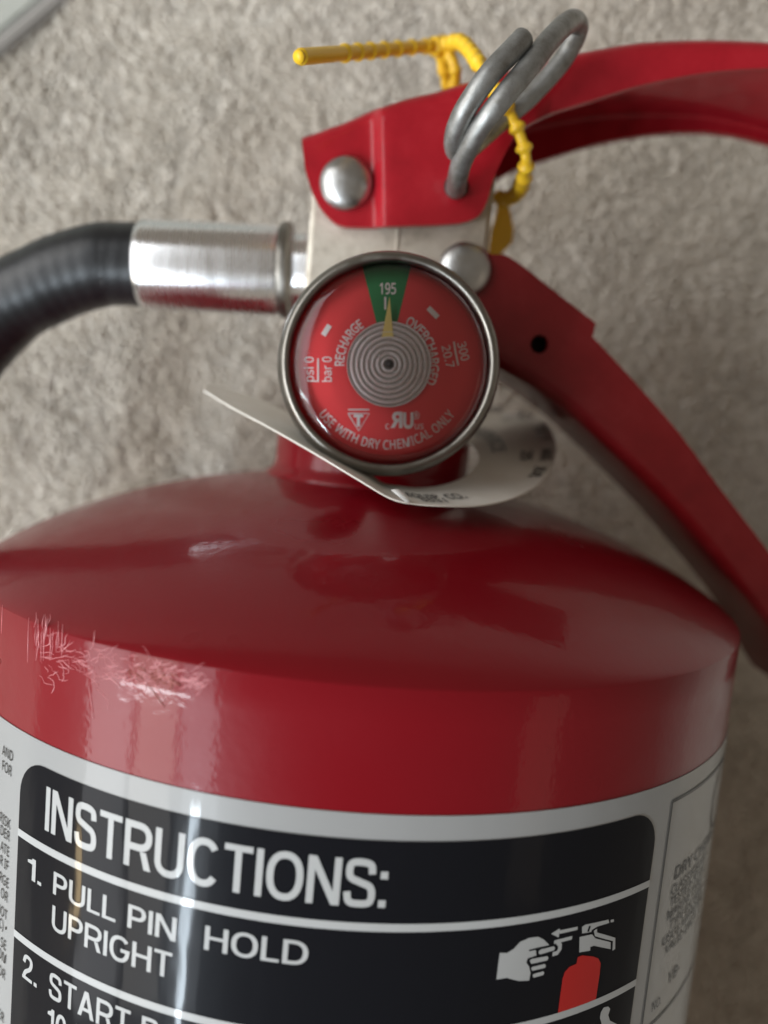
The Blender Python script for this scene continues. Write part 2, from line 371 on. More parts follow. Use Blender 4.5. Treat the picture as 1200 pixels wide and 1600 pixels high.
# ------------------------------------------------------------------ the setting: carpet
floor = bpy.data.meshes.new('carpet'); s=2.0
floor.from_pydata([(-s,-s,0.0032),(s,-s,0.0032),(s,s,0.0032),(-s,s,0.0032)],[],[(0,1,2,3)])
carpet = link('carpet', floor, BACKING); carpet['kind']='structure'
def pile():
    import numpy as np
    rng=np.random.default_rng(3)
    xs=np.arange(-0.145,0.16,0.0011); ys=np.arange(-0.135,0.215,0.0011)
    X,Y=np.meshgrid(xs,ys); X=X.ravel()+rng.normal(0,0.0004,X.size); Y=Y.ravel()+rng.normal(0,0.0004,Y.size)
    # beyond what this lens sees closely the tufts stand wider and thicker
    X2,Y2=np.meshgrid(np.arange(-0.36,0.38,0.0031),np.arange(-0.38,0.42,0.0031)); X2=X2.ravel(); Y2=Y2.ravel()
    out=(X2<-0.146)|(X2>0.160)|(Y2<-0.136)|(Y2>0.215); X2=X2[out]+rng.normal(0,0.001,out.sum()); Y2=Y2[out]+rng.normal(0,0.001,out.sum())
    big=np.concatenate([np.ones(X.size),np.full(X2.size,2.4)]); X=np.concatenate([X,X2]); Y=np.concatenate([Y,Y2]); n=X.size
    # slow wander of the lean, so the pile lies in soft patches
    ang=2.2+1.5*np.sin(X*60+2*np.sin(Y*45))+1.3*np.sin(Y*80+2*np.sin(X*55))+rng.normal(0,0.7,n)
    lean=rng.uniform(0.0004,0.0016,n); h=rng.uniform(0.0036,0.0046,n)*(1+0.09*np.sin(X*210+np.sin(Y*170)*2)*np.sin(Y*190+np.sin(X*140)*2)); r=rng.uniform(0.00065,0.00095,n)*big
    seg=4; rings=((0.15,0,0.9),(0.75,0.5,1.15),(1.0,1.0,0.5))
    V=np.zeros((n,len(rings)*seg,3)); ph=rng.uniform(0,6.28,n)
    for i,(fh,fl,fr) in enumerate(rings):
        for k in range(seg):
            a=ph+2*np.pi*k/seg+i*0.5
            V[:,i*seg+k,0]=X+np.cos(ang)*lean*fl+np.cos(a)*r*fr; V[:,i*seg+k,1]=Y+np.sin(ang)*lean*fl+np.sin(a)*r*fr; V[:,i*seg+k,2]=h*fh+0.0002
    f=[]
    for i in range(len(rings)-1):
        for k in range(seg): k2=(k+1)%seg; f.append((i*seg+k,i*seg+k2,(i+1)*seg+k2,(i+1)*seg+k))
    b=(len(rings)-1)*seg; f.append((b,b+1,b+2,b+3))
    f=np.array(f); F=(f[None]+(np.arange(n)*len(rings)*seg)[:,None,None]).reshape(-1,4)
    me=bpy.data.meshes.new('carpet_pile'); me.vertices.add(n*len(rings)*seg); me.vertices.foreach_set('co',V.ravel())
    me.loops.add(F.size); me.loops.foreach_set('vertex_index',F.ravel().astype(np.int32)); me.polygons.add(len(F))
    me.polygons.foreach_set('loop_start',np.arange(0,F.size,4,dtype=np.int32)); me.polygons.foreach_set('use_smooth',np.ones(len(F),bool)); me.update(); me.validate()
    o=link('carpet_pile',me,PILE); o['kind']='stuff'; o['label']='grey beige cut carpet pile under the fire extinguisher'
    o['category']='carpet'
pile()

# the corner of a mat at the edge of the carpet
mat_root=bpy.data.objects.new('floor_mat',None); sc.collection.objects.link(mat_root); tag(mat_root,'corner of a pale grey green mat with grey edging lying on the carpet','mat')
MATC=mat('mat_cloth',(0.42,0.44,0.40),0.8); v=coords(MATC); LK(MATC,ramp(MATC,noise(MATC,v,90,4),[(0.35,(0.30,0.31,0.28)),(0.6,(0.40,0.41,0.37))]),bs(MATC).inputs['Base Color'])
EDGE=mat('mat_edging',(0.27,0.255,0.235),0.8); PATCH=mat('mat_dark_print',(0.07,0.08,0.08),0.7)
FLW=-R+5.2
e1=onw(-30,108,FLW); e2=onw(150,-42,FLW); dv=(e2-e1).normalized(); nv=Vector((-dv.y,dv.x,0))
mat_root.location=W(e1.x+20*nv.x,e1.y+20*nv.y,-R)
def slab(name,a0,a1,b0,b1,z0,z1,mt):
    c=[e1+dv*a+nv*b for a,b in ((a0,b0),(a1,b0),(a1,b1),(a0,b1))]
    bm=bmesh.new(); lo=[bm.verts.new(W(p.x,p.y,z0)-mat_root.location) for p in c]; hi=[bm.verts.new(W(p.x,p.y,z1)-mat_root.location) for p in c]
    bm.faces.new(lo[::-1]); bm.faces.new(hi)
    for i in range(4): j=(i+1)%4; bm.faces.new((lo[i],lo[j],hi[j],hi[i]))
    bmesh.ops.bevel(bm,geom=bm.edges[:],offset=0.0008,segments=2,affect='EDGES'); me=bpy.data.meshes.new(name); bm.to_mesh(me); bm.free()
    o=link(name,me,mt,mat_root); return o
slab('cloth',-150,260,3.0,240,-R,FLW+0.6,MATC); slab('edging',-150,260,-0.6,3.0,-R,FLW+1.0,EDGE)
slab('dark_print',-8,6,9,14,FLW+0.55,FLW+0.75,PATCH)

# ------------------------------------------------------------------ the extinguisher
ext=bpy.data.objects.new('fire_extinguisher',None); sc.collection.objects.link(ext)
tag(ext,'red dry chemical fire extinguisher lying on its back on the carpet','fire extinguisher')
# shell: wall, shoulder, dome
prof=[(0.0,-356),(40,-356),(58,-354),(62.5,-349),(R,-342),(R,-200),(R,-60),(R,0),(R,10)]
for k in range(0,41):
    t=math.pi/2*k/40; r=R*math.cos(t); 
    if r<17.0: break
    prof.append((r,14+18*math.sin(t)**(2/1.2)))
uN=prof[-1][1]
prof+= [(17.0,uN+0.2)]
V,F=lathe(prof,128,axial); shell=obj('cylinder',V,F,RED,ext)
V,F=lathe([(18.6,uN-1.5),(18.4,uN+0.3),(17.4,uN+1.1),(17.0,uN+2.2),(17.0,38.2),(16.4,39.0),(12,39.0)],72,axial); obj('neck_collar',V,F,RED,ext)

# scuffs: thin raised curls of lifted paint on the shoulder
def scuffs():
    rnd=random.Random(5); A=([],[]); B=([],[])
    def add(T,pts,th):
        path=[]
        for px,py in pts:
            s,u=su(px,py); path.append(Vector(wrap(s,u,-0.005)))
        V,F=tube([tuple(p) for p in path],lambda t,l:0.62*th*(0.4+0.6*math.sin(math.pi*min(max(t,0.05),0.95))),5); o=len(T[0]); T[0].extend(V); T[1].extend([tuple(i+o for i in f) for f in F])
    for k in range(26):                                            # short upright strokes
        x=rnd.uniform(56,92); y=rnd.uniform(955,990); l=rnd.uniform(15,60)
        add(A,[(x,y),(x-1+rnd.uniform(-2,2),y+l*0.5),(x-2+rnd.uniform(-2,2),y+l)],rnd.uniform(0.04,0.11))
    for x,y,l in ((45,965,70),(4,945,45),(98,975,50),(148,985,25)): add(A,[(x,y),(x-1,y+l/2),(x-2,y+l)],0.10)
    for k in range(150):                                           # the tangle
        f=rnd.random()**0.8; x=55+f*250; y=1022+f*40+rnd.gauss(0,16)*(1.15-f*0.7); a=rnd.gauss(0.35,0.55); pts=[]
        for j in range(rnd.randint(4,8)):
            pts.append((x,y)); x+=math.cos(a)*rnd.uniform(3,7); y+=math.sin(a)*rnd.uniform(2.5,6); a+=rnd.gauss(0,0.55)
        add(A,pts,rnd.uniform(0.03,0.11))
    add(A,[(137,1060),(140,1080),(143,1100),(146,1122)],0.10); add(A,[(150,1075),(170,1095),(168,1108)],0.08); add(A,[(305,1062),(318,1070),(312,1082),(306,1087)],0.12)
    for k in range(22):
        f=rnd.random(); x=195+f*75; y=1040+f*22+rnd.gauss(0,6); a=rnd.gauss(0.6,0.6); pts=[]
        for j in range(4): pts.append((x,y)); x+=math.cos(a)*5; y+=math.sin(a)*5; a+=rnd.gauss(0,0.5)
        add(B,pts,rnd.uniform(0.06,0.16))
    add(B,[(232,1072),(243,1085),(252,1098),(258,1104)],0.16); add(B,[(252,1055),(268,1063),(283,1070)],0.22)
    for T,nm,mt in ((A,'scuffed_paint',SCR),(B,'rust_scratch',RUST)):
        o=obj(nm,T[0],T[1],mt,shell); o['kind']='stuff'
scuffs()

# ---- label
LT=0.12
def patch(name,s0,s1,u0,u1,lift,mt,parent,th=None):
    n=int((s1-s0)/1.2)+1; V=[];F=[]
    for i in range(n+1):
        s=s0+(s1-s0)*i/n
        for u,l in ((u1,lift-0.3),(u1,lift),(u0,lift),(u0,lift-0.3)): V.append(wrap(s,u,l))
    for i in range(n):
        for k in range(3): F.append((4*i+k,4*i+k+1,4*i+5+k,4*i+4+k))
    o=obj(name,V,F,mt,parent); sharp(o); return o
label=patch('label',-96,112,-215,0,LT,LABEL,ext); label['label']='silver grey instruction label with black panel wrapped round the cylinder'
panel=printed('instruction_panel',[rrect(-43.0,42.65,-205,-2.9,5.0)],LT+0.06,BLACK,label)
def seg_line(s0,s1,u,th): n=40; return stroke([(s0+(s1-s0)*i/n,u) for i in range(n+1)],th)
printed('rule_line',[seg_line(-43.0,42.65,-12.96,0.95)],LT+0.12,WHITE,label)
printed('rule_line',[seg_line(-43.0,42.65,-26.5,0.95)],LT+0.12,WHITE,label)
printed('rule_line',[seg_line(-43.0,42.65,-47.0,0.95)],LT+0.12,WHITE,label)
def box_px(s,l,r,bot,top,bold=0.0,space=1.0):
    """l,r: pixels at the left and right ends of the ink; bot, top: pixels on baseline and cap line"""
    return fit_text(s,su(*l)[0],su(*r)[0],su(*bot)[1],su(*top)[1],bold,space)
printed('lettering',[caps('INSTRUCTIONS:',su(74,1262)[0],su(604,1390)[0],su(517,1412)[1],su(530,1338)[1],0.15,0.08)],LT+0.12,WHITE,label)
b0=su(86,1395)[1]; b1=su(87,1360)[1]
b2=su(260,1525)[1]; b3=su(272,1488)[1]
printed('lettering',[caps('1.',su(46,1355)[0],su(67,1380)[0],b0,b1),caps('PULL PIN',su(86,1380)[0],su(277,1450)[0],b0,b1),
    caps('HOLD',su(321,1465)[0],su(482,1487)[0],b0,b1),caps('UPRIGHT',su(84,1430)[0],su(270,1505)[0],b2,b3)],LT+0.12,WHITE,label)
b4=su(80,1556)[1]; b5=su(87,1520)[1]; hh_=b5-b4; x0=su(79,1545)[0]; xT=su(206,1585)[0]; sg=0.095
wS=sum(glyph(c,0.145)[0]+sg for c in 'START')-sg; xw=(xT-x0)/wS/hh_
printed('lettering',[caps('2.',su(38,1510)[0],su(60,1535)[0],b4,b5),caps('START BACK',x0,None,b4,b5,xw=xw),caps('10 FEET',x0,None,b4-hh_*1.42,b5-hh_*1.42,xw=xw)],LT+0.12,WHITE,label)
# pictogram (traced on the label)
def q(cx,cy): return su(760+cx/4.615,1400+cy/4.615)
def Q(*p): return poly([q(*a) for a in p])
def QS(th,*p): return stroke([q(*a) for a in p],th)
hand=[Q((90,400),(140,402),(190,372),(235,322),(300,293),(365,285),(405,305),(445,345),(372,360),(300,378),(300,390),(348,380),(352,420),(290,440),(280,470),(300,500),(310,545),(300,600),(230,603),(180,592),(140,580),(65,593)),
      Q((372,385),(388,375),(478,353),(486,366),(480,382),(380,412),(368,404)),Q((305,455),(318,445),(432,424),(438,440),(430,455),(315,480)),Q((315,510),(325,502),(412,480),(420,492),(415,508),(322,530)),Q((325,560),(335,552),(402,533),(408,545),(402,560),(332,580))]
arrow=[Q((515,240),(648,212),(648,235),(520,264)),Q((458,264),(521,224),(512,290))]
pin=[QS(0.45,(480,325),(545,308),(608,292)),QS(0.55,(505,325),(522,345),(520,375),(502,402),(468,411))]
valve=[Q((680,215),(705,198),(870,162),(875,186),(790,212),(748,238),(748,250),(680,262)),Q((662,287),(752,268),(775,297),(885,325),(885,375),(765,350),(738,360),(738,385),(660,398)),QS(0.5,(776,235),(780,268),(845,287),(910,305),(908,380)),Q((885,165),(908,160),(908,178),(885,183))]
thumb=[Q((815,830),(835,795),(868,788),(882,805),(868,850),(880,890),(930,915),(960,960),(945,1040),(830,1040),(800,960),(820,910),(808,870))]
printed('pictogram',hand+arrow+pin+valve+thumb,LT+0.12,WHITE,label)
printed('pictogram',[Q((650,432),(682,420),(760,428),(797,442),(814,478),(806,560),(778,745),(640,800),(505,850),(540,590),(556,540),(590,502),(640,480))],LT+0.11,PRED,label)
printed('pictogram',[QS(0.7,(722,228),(735,228))],LT+0.15,BLACK,label)
# small print left of the panel
small=[]
for w,x,y in (('AND',22,1190),('FOR',20,1213),('RISK',18,1296),('DER',17,1315),('ATE',16,1339),('R IF',15,1361),('RGE',15,1388),('OR',14,1410),('NOT',13,1438),('(C) •',12,1458),('SE',11,1485),('OM',11,1506),('OR',10,1531),('ER',8,1598)):
    s1,u=su(x,y); V,F=text2d(w,0.004); wd=(max(v[0] for v in V)-min(v[0] for v in V))*1.75
    small.append(fit_text(w,s1-wd,s1,u,u+1.3,0.004))
printed('small_print',small,LT+0.1,DARK,label)
# certificate box right of the panel
sB=45.7; uT=su(1050,1251)[1]; uB=su(1003,1597)[1]
uB2=su(1030,1590)[1]
cert=[stroke([(sB,uT),(sB,-120)],0.35),seg_line(sB,90,uT,0.4)]
xB,uLow=su(1015,1600); cert.append(seg_line(sB,90,uLow,0.4))
def left_text(w,px,py,h,bold=0.0,cond=0.85):
    s0,u=su(px,py); V,F=text2d(w,bold); wd=(max(v[0] for v in V)-min(v[0] for v in V))*h/CAP*cond
    return fit_text(w,s0,s0+wd,u,u+h,bold)
uD=su(1052,1374)[1]; sD=su(1052,1374)[0]
def row(w,ds,u,h,bold=0.0,cond=0.85):
    V,F=text2d(w,bold); wd=(max(v[0] for v in V)-min(v[0] for v in V))*h/CAP*cond*1.35; return fit_text(w,sD+ds,sD+ds+wd,u,u+h,bold)
uN_=su(1016,1580)[1]; pit=(uD-uN_-3.2)/8.6
cert.append(row('DRY CHEMICAL',0,uD,1.75,0.014,0.95))
for k,(w,ds) in enumerate((('CLASSIFIED BY',-0.5),('TESTED TO UL',-0.3),('MARINE TYPE',-0.6),('TYPE B:C SIZE',0.5),('USCG APPROVAL',-1.0),('VALID ONLY',0.2))): cert.append(row(w,ds,uD-pit*(k+1)-0.3,pit*0.74,0.012))
cert.append(row('YB-',2.6,uN_+2.0,1.7,0.01)); cert.append(left_text('NO.',1016,1580,1.3,0.01))
s0,u=su(1112,1253); arc=[(s0+4.2+4.2*math.cos(a*math.pi/12),u+5*math.sin(a*math.pi/12)) for a in range(24)]; cert.append(stroke(arc+arc[:1],0.5))
printed('certificate_print',cert,LT+0.1,DARK,label)

# ---- valve body (cast block on a turned stem)
def block(name,x0,x1,u0,u1,w0,w1,bev,mt,parent,taper=0.0):
    bm=bmesh.new(); vs={}
    for i,x in enumerate((x0,x1)):
        for j,u in enumerate((u0,u1)):
            for k,w in enumerate((w0,w1)):
                tx=(taper if i==0 else -taper) if j==0 else 0
                vs[i,j,k]=bm.verts.new(W(x+tx,u,w))
    for f in (((0,0,0),(0,1,0),(0,1,1),(0,0,1)),((1,0,0),(1,0,1),(1,1,1),(1,1,0)),((0,0,0),(0,0,1),(1,0,1),(1,0,0)),((0,1,0),(1,1,0),(1,1,1),(0,1,1)),((0,0,0),(1,0,0),(1,1,0),(0,1,0)),((0,0,1),(0,1,1),(1,1,1),(1,0,1))): bm.faces.new([vs[k] for k in f])
    bmesh.ops.recalc_face_normals(bm,faces=bm.faces)
    bmesh.ops.bevel(bm,geom=bm.edges[:],offset=bev*MM,segments=3,affect='EDGES')
    me=bpy.data.meshes.new(name); bm.to_mesh(me); bm.free(); me.polygons.foreach_set('use_smooth',[True]*len(me.polygons)); o=link(name,me,mt,parent); sharp(o,50); return o
valve_b=block('valve_body',-13.4,15.6,48,86,-11,11.2,0.9,CAST,ext)
V,F=lathe([(12.5,37.5),(12.5,44),(13.2,45),(13.2,52)],48,axial); o=obj('valve_stem',V,F,CAST,valve_b); sharp(o)
block('casting_seam',0.6,1.2,52,85.8,10.8,11.42,0.12,CAST,valve_b)
V,F=lathe([(7.5,-2),(7.5,6),(6.0,7),(6.0,13)],40,facing(0.9,49.3,9.0)); o=obj('gauge_boss',V,F,CAST,valve_b); sharp(o)

# ---- channel-section lever and handle
def channel(name,stations,halfw,web,mt,parent,th=1.7,rc=2.6,seg=5):
    """stations: [(top (x,u), bottom (x,u), w of front flange)]; web 'top' or 'bottom'"""
    V=[];F=[];m_=None
    for T,B,wf in stations:
        T=Vector(T); B=Vector(B)
        if web=='bottom': T,B=B,T                                  # the web joins at T
        d=B-T; l=d.length; d=d/l if l>1e-6 else Vector((0,-1)); r=min(rc,l*0.6)
        row=[]
        for side in (1,-1):
            wv=wf if side>0 else -halfw; half=[]
            nfl=5
            for k in range(nfl): p=B+(T+d*r-B)*(k/nfl); half.append((p.x,p.y,wv))
            for k in range(seg+1):
                a=math.pi/2*k/seg; p=T+d*(r-r*math.sin(a)); half.append((p.x,p.y,wv-side*(r-r*math.cos(a))))
            row += half if side>0 else half[::-1]
        # a middle vertex on the web
        m_=len(row); V+=row
    for i in range(len(stations)-1):
        for k in range(m_-1): F.append((i*m_+k,i*m_+k+1,(i+1)*m_+k+1,(i+1)*m_+k))
    o=obj(name,V,F,mt,parent)
    md=o.modifiers.new('thick','SOLIDIFY'); md.thickness=th*MM; md.offset=-1; md.use_even_offset=False
    return o
def orient_out(o):
    """normals of the open sheet outwards: front flange must face +w"""
    me=o.data; s_=sum(p.normal.z*p.area for p in me.polygons if p.center.z>(R+9)*MM)
    if s_<0:
        bm=bmesh.new(); bm.from_mesh(me); bmesh.ops.reverse_faces(bm,faces=bm.faces); bm.to_mesh(me); bm.free()
def bake(o):
    me=bpy.data.meshes.new_from_object(o.evaluated_get(bpy.context.evaluated_depsgraph_get())); old=o.data; o.modifiers.clear(); o.data=me; return o
def drill(o,x,u,r):
    V,F=lathe([(r,0),(r,40)],32,facing(x,u,-2)); c=obj('cutter',V,F,None); md=o.modifiers.new('hole','BOOLEAN'); md.object=c; md.operation='DIFFERENCE'; md.solver='EXACT'
    bpy.context.view_layer.update(); bake(o); bpy.data.objects.remove(c)
def P2(px,py,w): p=onw(px,py,w); return (p.x,p.y)
def interp(st,n):
    """smooth stations through Catmull-Rom"""
    flat=[(*T,*B,w) for T,B,w in st]; return [((a[0],a[1]),(a[2],a[3]),a[4]) for a in cr(flat,n)]
WL,WR=13.4,15.6
raw=[((470,208),(477,266),WL),((481,204),(487,298),WL),((490,201),(499,322),WL),((502,197),(512,338),WL),((514,192),(525,349),WL),((530,187),(541,354),WL),((552,178),(560,355),WL),((571,169),(578,355),WL),((583,164),(588,354.5),WL+.35),((593,160),(597,354),WR-.45),((603,157),(606,353.5),WR),((640,145),(645,352),WR),((680,136),(690,350.5),WR),((715,125),(722,347.5),WR),((730,121),(741,341),WR),((742,117.5),(753,331),WR),((752,114),(762,312),WR),((760,112),(768,290),WR),((768,110),(776,268),WR),((776,108),(788,242),WR),((790,104),(803,216),WR),((810,98),(823,196),WR),((850,88),(862,176),WR),((897,76),(912,160),WR),((983,60),(985,137),WR),((1040,55),(1045,123),WR),((1100,53),(1113,112),WR),((1160,54),(1172,107),WR),((1220,58),(1228,107),WR),((1300,74),(1300,118),WR),((1380,98),(1375,140),WR),((1430,118),(1422,158),WR)]
st=[(P2(*T,w),P2(*B,w),w) for T,B,w in raw]
lever=channel('lever',interp(st,3),15.0,'top',REDL,ext); orient_out(lever)
bpy.context.view_layer.update(); bake(lever); sharp(lever,40); lever['label']='red squeeze lever with a stepped side plate'
WH=14.0
top=[(691,402),(700,388),(715,379),(730,378),(748,384),(768,397),(797,402),(864,453),(931,505),(926,526),(980,584),(1055,669),(1125,763),(1200,861),(1250,935),(1290,1000),(1310,1040)]
bot=[(689,425),(694,470),(705,510),(722,535),(742,552),(758,562),(780,573),(835,603),(886,640),(900,651),(980,725),(1055,800),(1125,880),(1200,973),(1235,1030),(1265,1085),(1280,1110)]
hs=[]
for a,b in zip(top,bot): hs.append((P2(*a,WH),P2(*b,WH),WH))
dense=interp(hs[:8],4)[:-1]+[hs[7],hs[8],hs[9]]+interp(hs[10:],5)
handle=channel('carry_handle',dense,14.0,'bottom',REDH,ext,1.8,3.2,6); orient_out(handle)
bpy.context.view_layer.update(); bake(handle)
hx,hu=P2(843,538,WH); drill(handle,hx,hu,1.45); V,F=lathe([(1.75,-1.75),(1.75,-5.0),(0.001,-5.0)],24,facing(hx,hu,WH)); obj('hole_shade_cup',V,[f for f in F if len(f)<=4],HOLE,handle); sharp(handle,40); handle['label']='red carry handle sweeping down beside the dome'  # dark cup added behind the drilled hole to stand in for shade
px_,pu_=P2(713,292,WR); 
def rivet(cx,cu,w,r,h,parent,dimple=False):
    pr=[(r,-1.0),(r,0.25)]
    for k in range(1,8):
        a=math.pi/2*k/8; pr.append((r*math.cos(a),0.25+h*math.sin(a)))
    if dimple: pr+= [(r*0.42,h*0.96),(r*0.30,h*0.80),(r*0.12,h*0.9)]
    pr.append((0.0001,0.25+h if not dimple else h*0.95))
    V,F=lathe(pr,40,facing(cx,cu,w)); o=obj('rivet',V,F,RIV,parent); return o
x,u=P2(540,283,WL+1.5); rivet(x,u,WL,4.15,2.3,lever)
x,u=P2(727,419,WH+1.2); rivet(x,u,WH,4.15,1.7,handle)
V,F=lathe([(1.9,0),(1.9,0.12),(0.001,0.12)],24,facing(px_,pu_,WR+0.02)); obj('pin_hole_shade',V,F,HOLE,lever)  # dark disc painting the shade of an undrilled pin hole

# ---- hose
fl=Vector((-42.3,64.4,0)); fr_=Vector((-18.6,65.6,0)); ax=(fr_-fl).normalized()
def along(prof,mt,name,parent,seg=48):
    n1=Vector((0,0,1)); n2=ax.cross(n1)
    fr=lambda r,a,h: tuple(fl+ax*h+(n1*math.cos(a)+n2*math.sin(a))*r)
    V,F=lathe(prof,seg,fr); o=obj(name,V,F,mt,parent); sharp(o,30); return o
L=(fr_-fl).length
pts=[tuple(fl+ax*6),tuple(fl+ax*2),(-47,64.1,0)]+[tuple(onw(a,b,w)) for a,b,w in ((160,414,0),(112,427,-0.5),(72,444,-1),(8,481,-2))]+[(-76,44,-4),(-82.5,30,-7),(-86,14,-11),(-88,-6,-17),(-89,-40,-28),(-90,-90,-42),(-90,-150,-53),(-88,-210,-54)]
hp=cr(pts,34)
V,F=tube(hp,7.0,28); acc=0
for i in range(len(hp)):                                        # spiral wrap showing through the rubber
    if i: acc+=(Vector(hp[i])-Vector(hp[i-1])).length
    for k in range(28):
        r_=1+0.0016*math.sin(2*math.pi*(acc/2.5+2*k/28)); v=Vector(V[i*28+k]); c=Vector(hp[i]); V[i*28+k]=tuple(c+(v-c)*r_)
hose=obj('hose',V,F,HOSE,ext)
uvl=hose.data.uv_layers.new(name='UVMap')
cum=[0]
for i in range(1,len(hp)): cum.append(cum[-1]+(Vector(hp[i])-Vector(hp[i-1])).length)
for p in hose.data.polygons:
    if len(p.vertices)!=4: continue
    ks=[v%28 for v in p.vertices]; wrapk=max(ks)-min(ks)>2
    for li,v in zip(p.loop_indices,p.vertices):
        k=v%28; k=28 if (wrapk and k==0) else k
        uvl.data[li].uv=(cum[v//28]/44.0, k/28)
along([(7.2,-0.3),(7.55,0.2),(7.7,0.9),(7.7,L-1.0),(7.4,L-0.2),(6.2,L)],ALU,'ferrule',hose)
along([(7.0,L-0.2),(7.9,L+0.05),(8.1,L+0.5),(8.1,L+1.5),(7.6,L+1.9),(6.3,L+1.95)],BEZ,'crimp_ring',hose)
along([(6.3,L+1.5),(6.6,L+2.1),(6.6,L+6.5)],ALU,'coupling',hose)

# ---- pressure gauge
gx,gu=0.95,49.35; gf=lambda r,a,h:(gx+0.045*(h-26)+r*math.sin(a),gu+0.045*(h-26)+r*math.cos(a),h)
V,F=lathe([(5.5,17.5),(9.5,17.5),(13.2,18.2),(15.2,20.0),(15.75,23.0),(15.75,28.0),(15.55,30.2),(15.1,31.5),(14.6,32.0),(14.2,31.95),(13.9,31.6),(13.9,29.5)],96,gf)
F=F[:-1]; gauge=obj('pressure_gauge',V,F,BEZ,ext); sharp(gauge,60)
WD=29.7
def fan(r,w,n=96,a0=0,a1=2*math.pi): pass
V,F=lathe([(14.6,WD-0.4),(14.6,WD),(0.001,WD)],96,gf); obj('dial',V,F,DIAL,gauge,False)
PPM=FPX/(CAM.z-WD)                                               # pixels per mm on the dial
g0=onw(604.5,569,WD)
def G(px,py): p=onw(px,py,WD); return (p.x,p.y)
def dial_part(name,shapes,mt,dw): 
    V,F=flat_mesh(shapes); return obj(name,[(x,u,WD+dw) for x,u in V],F,mt,gauge,False)
dial_part('green_zone',[poly([G(592,520),G(565,412),G(585,408),G(604,407),G(624,408),G(643,412),G(617,520)])],DGREEN,0.05)
c0=Vector(G(604.5,569)); ex=Vector(G(700,569))-c0; ex.normalize(); ey=Vector((-ex.y,ex.x))       # dial axes (picture up)
def at(x,y): p=c0+ex*x+ey*y; return (p.x,p.y)                    # mm on the dial, up as the dial reads
def straight(s,px,py,h,rot,bold=0.0,cond=0.9,flip=False,length=None):
    V,F=text2d(s,bold); a=min(v[0] for v in V); b=max(v[0] for v in V); k=h/CAP; cx,cy=G(px,py); ca,sa=math.cos(math.radians(rot)),math.sin(math.radians(rot)); out=[]
    if length: cond=length/((b-a)*k)
    for x,y in V:
        x=(x-(a+b)/2)*k*cond*(-1 if flip else 1); y=(y-CAP/2)*k; p=Vector((cx,cy))+ex*(x*ca-y*sa)+ey*(x*sa+y*ca); out.append((p.x,p.y))
    return out,F
def arc_text(s,r,a_mid,h,span,inward=False,bold=0.0):
    """angles clockwise from the top of the dial; inward: reads along the bottom of the dial"""
    V,F=text2d(s,bold); a=min(v[0] for v in V); b=max(v[0] for v in V); k=h/CAP; out=[]
    for x,y in V:
        f=(x-(a+b)/2)/(b-a)
        if inward: th=math.radians(a_mid-f*span); rr=r-y*k
        else: th=math.radians(a_mid+f*span); rr=r+y*k
        out.append(at(rr*math.sin(th),rr*math.cos(th)))
    return out,F
mm=1/PPM
ink=[straight('195',606,451,16*mm,0,0.015,length=25*mm),stroke([G(602,464),G(602,484)],3*mm),
     straight('psi 0',483,577,14*mm,90,0.006,length=38*mm),straight('bar 0',511,577,14*mm,90,0.006,length=38*mm),straight('300',724,549,13*mm,-76,0.006,length=28*mm),straight('20.7',700,557,13*mm,-76,0.006,length=34*mm),
     stroke([G(497,560),G(497,575),G(497,597)],2.4*mm),stroke([G(709,534),G(712,552),G(716,571)],2.6*mm),
     stroke([G(505,524),G(515,508)],8*mm),stroke([G(669,481),G(684,496)],8*mm),
     arc_text('RECHARGE',66*mm,-62,14*mm,60,False,0.018),arc_text('OVERCHARGED',66*mm,70,14*mm,90,False,0.018),
     arc_text('USE WITH DRY CHEMICAL ONLY',131*mm,180,14*mm,108,True,0.010),
     stroke([G(544,640),G(577,640)],2*mm),
     straight('T',560,657,16*mm,0,0.05,1.0),straight('c',605,665,11*mm,0,0.0),straight('us',655,665,11*mm,0,0.0),straight('®',650,649,12*mm,0,0.0),
     straight('R',619.5,656,22*mm,0,0.04,0.95,True),straight('U',638,657,22*mm,0,0.04,0.82)]
tri=[G(544,646),G(577,646),G(560.5,673)]; ink.append(stroke(tri+tri[:1],2*mm))
dial_part('dial_lettering',ink,DINK,0.12)
dial_part('needle',[poly([G(596,529),G(608.5,465),G(614.5,529)])],NEED,1.2)
# ribbed centre
pr=[]
for k in range(0,121):
    r=5.9*(1-k/120); pr.append((max(r,0.001),WD+0.75+0.55*(1-r/5.9)+0.34*(0.5+0.5*math.cos(2*math.pi*(5.9-r)/0.72))**2.5*(1 if r>0.5 else 0)))
pr=[(5.9,WD+0.62)]+pr
V,F=lathe(pr,96,gf); F=[f for f in F if len(f)<=4]; rib=obj('ribbed_centre',V,F,COIL,gauge)
COIL2=mat('rib_groove_shade',(0.42,0.40,0.38),0.22,0.4); rib.data.materials.append(COIL2)  # darker grooves and middle paint in the shade between the ribs
c_=W(gx+0.18,gu+0.18,0)
for p in rib.data.polygons:
    rr=math.hypot(p.center.x-c_.x,p.center.y-c_.y)/MM
    if math.cos(2*math.pi*(5.9-rr)/0.72)<-0.1 or rr<0.75: p.material_index=1
V,F=lathe([(0.5,WD+1.25),(0.55,WD+1.6),(0.35,WD+1.85),(0.001,WD+1.9)],24,gf); obj('centre_pin',V,F,mat('pin_dark',(0.05,0.05,0.05),0.4),gauge)
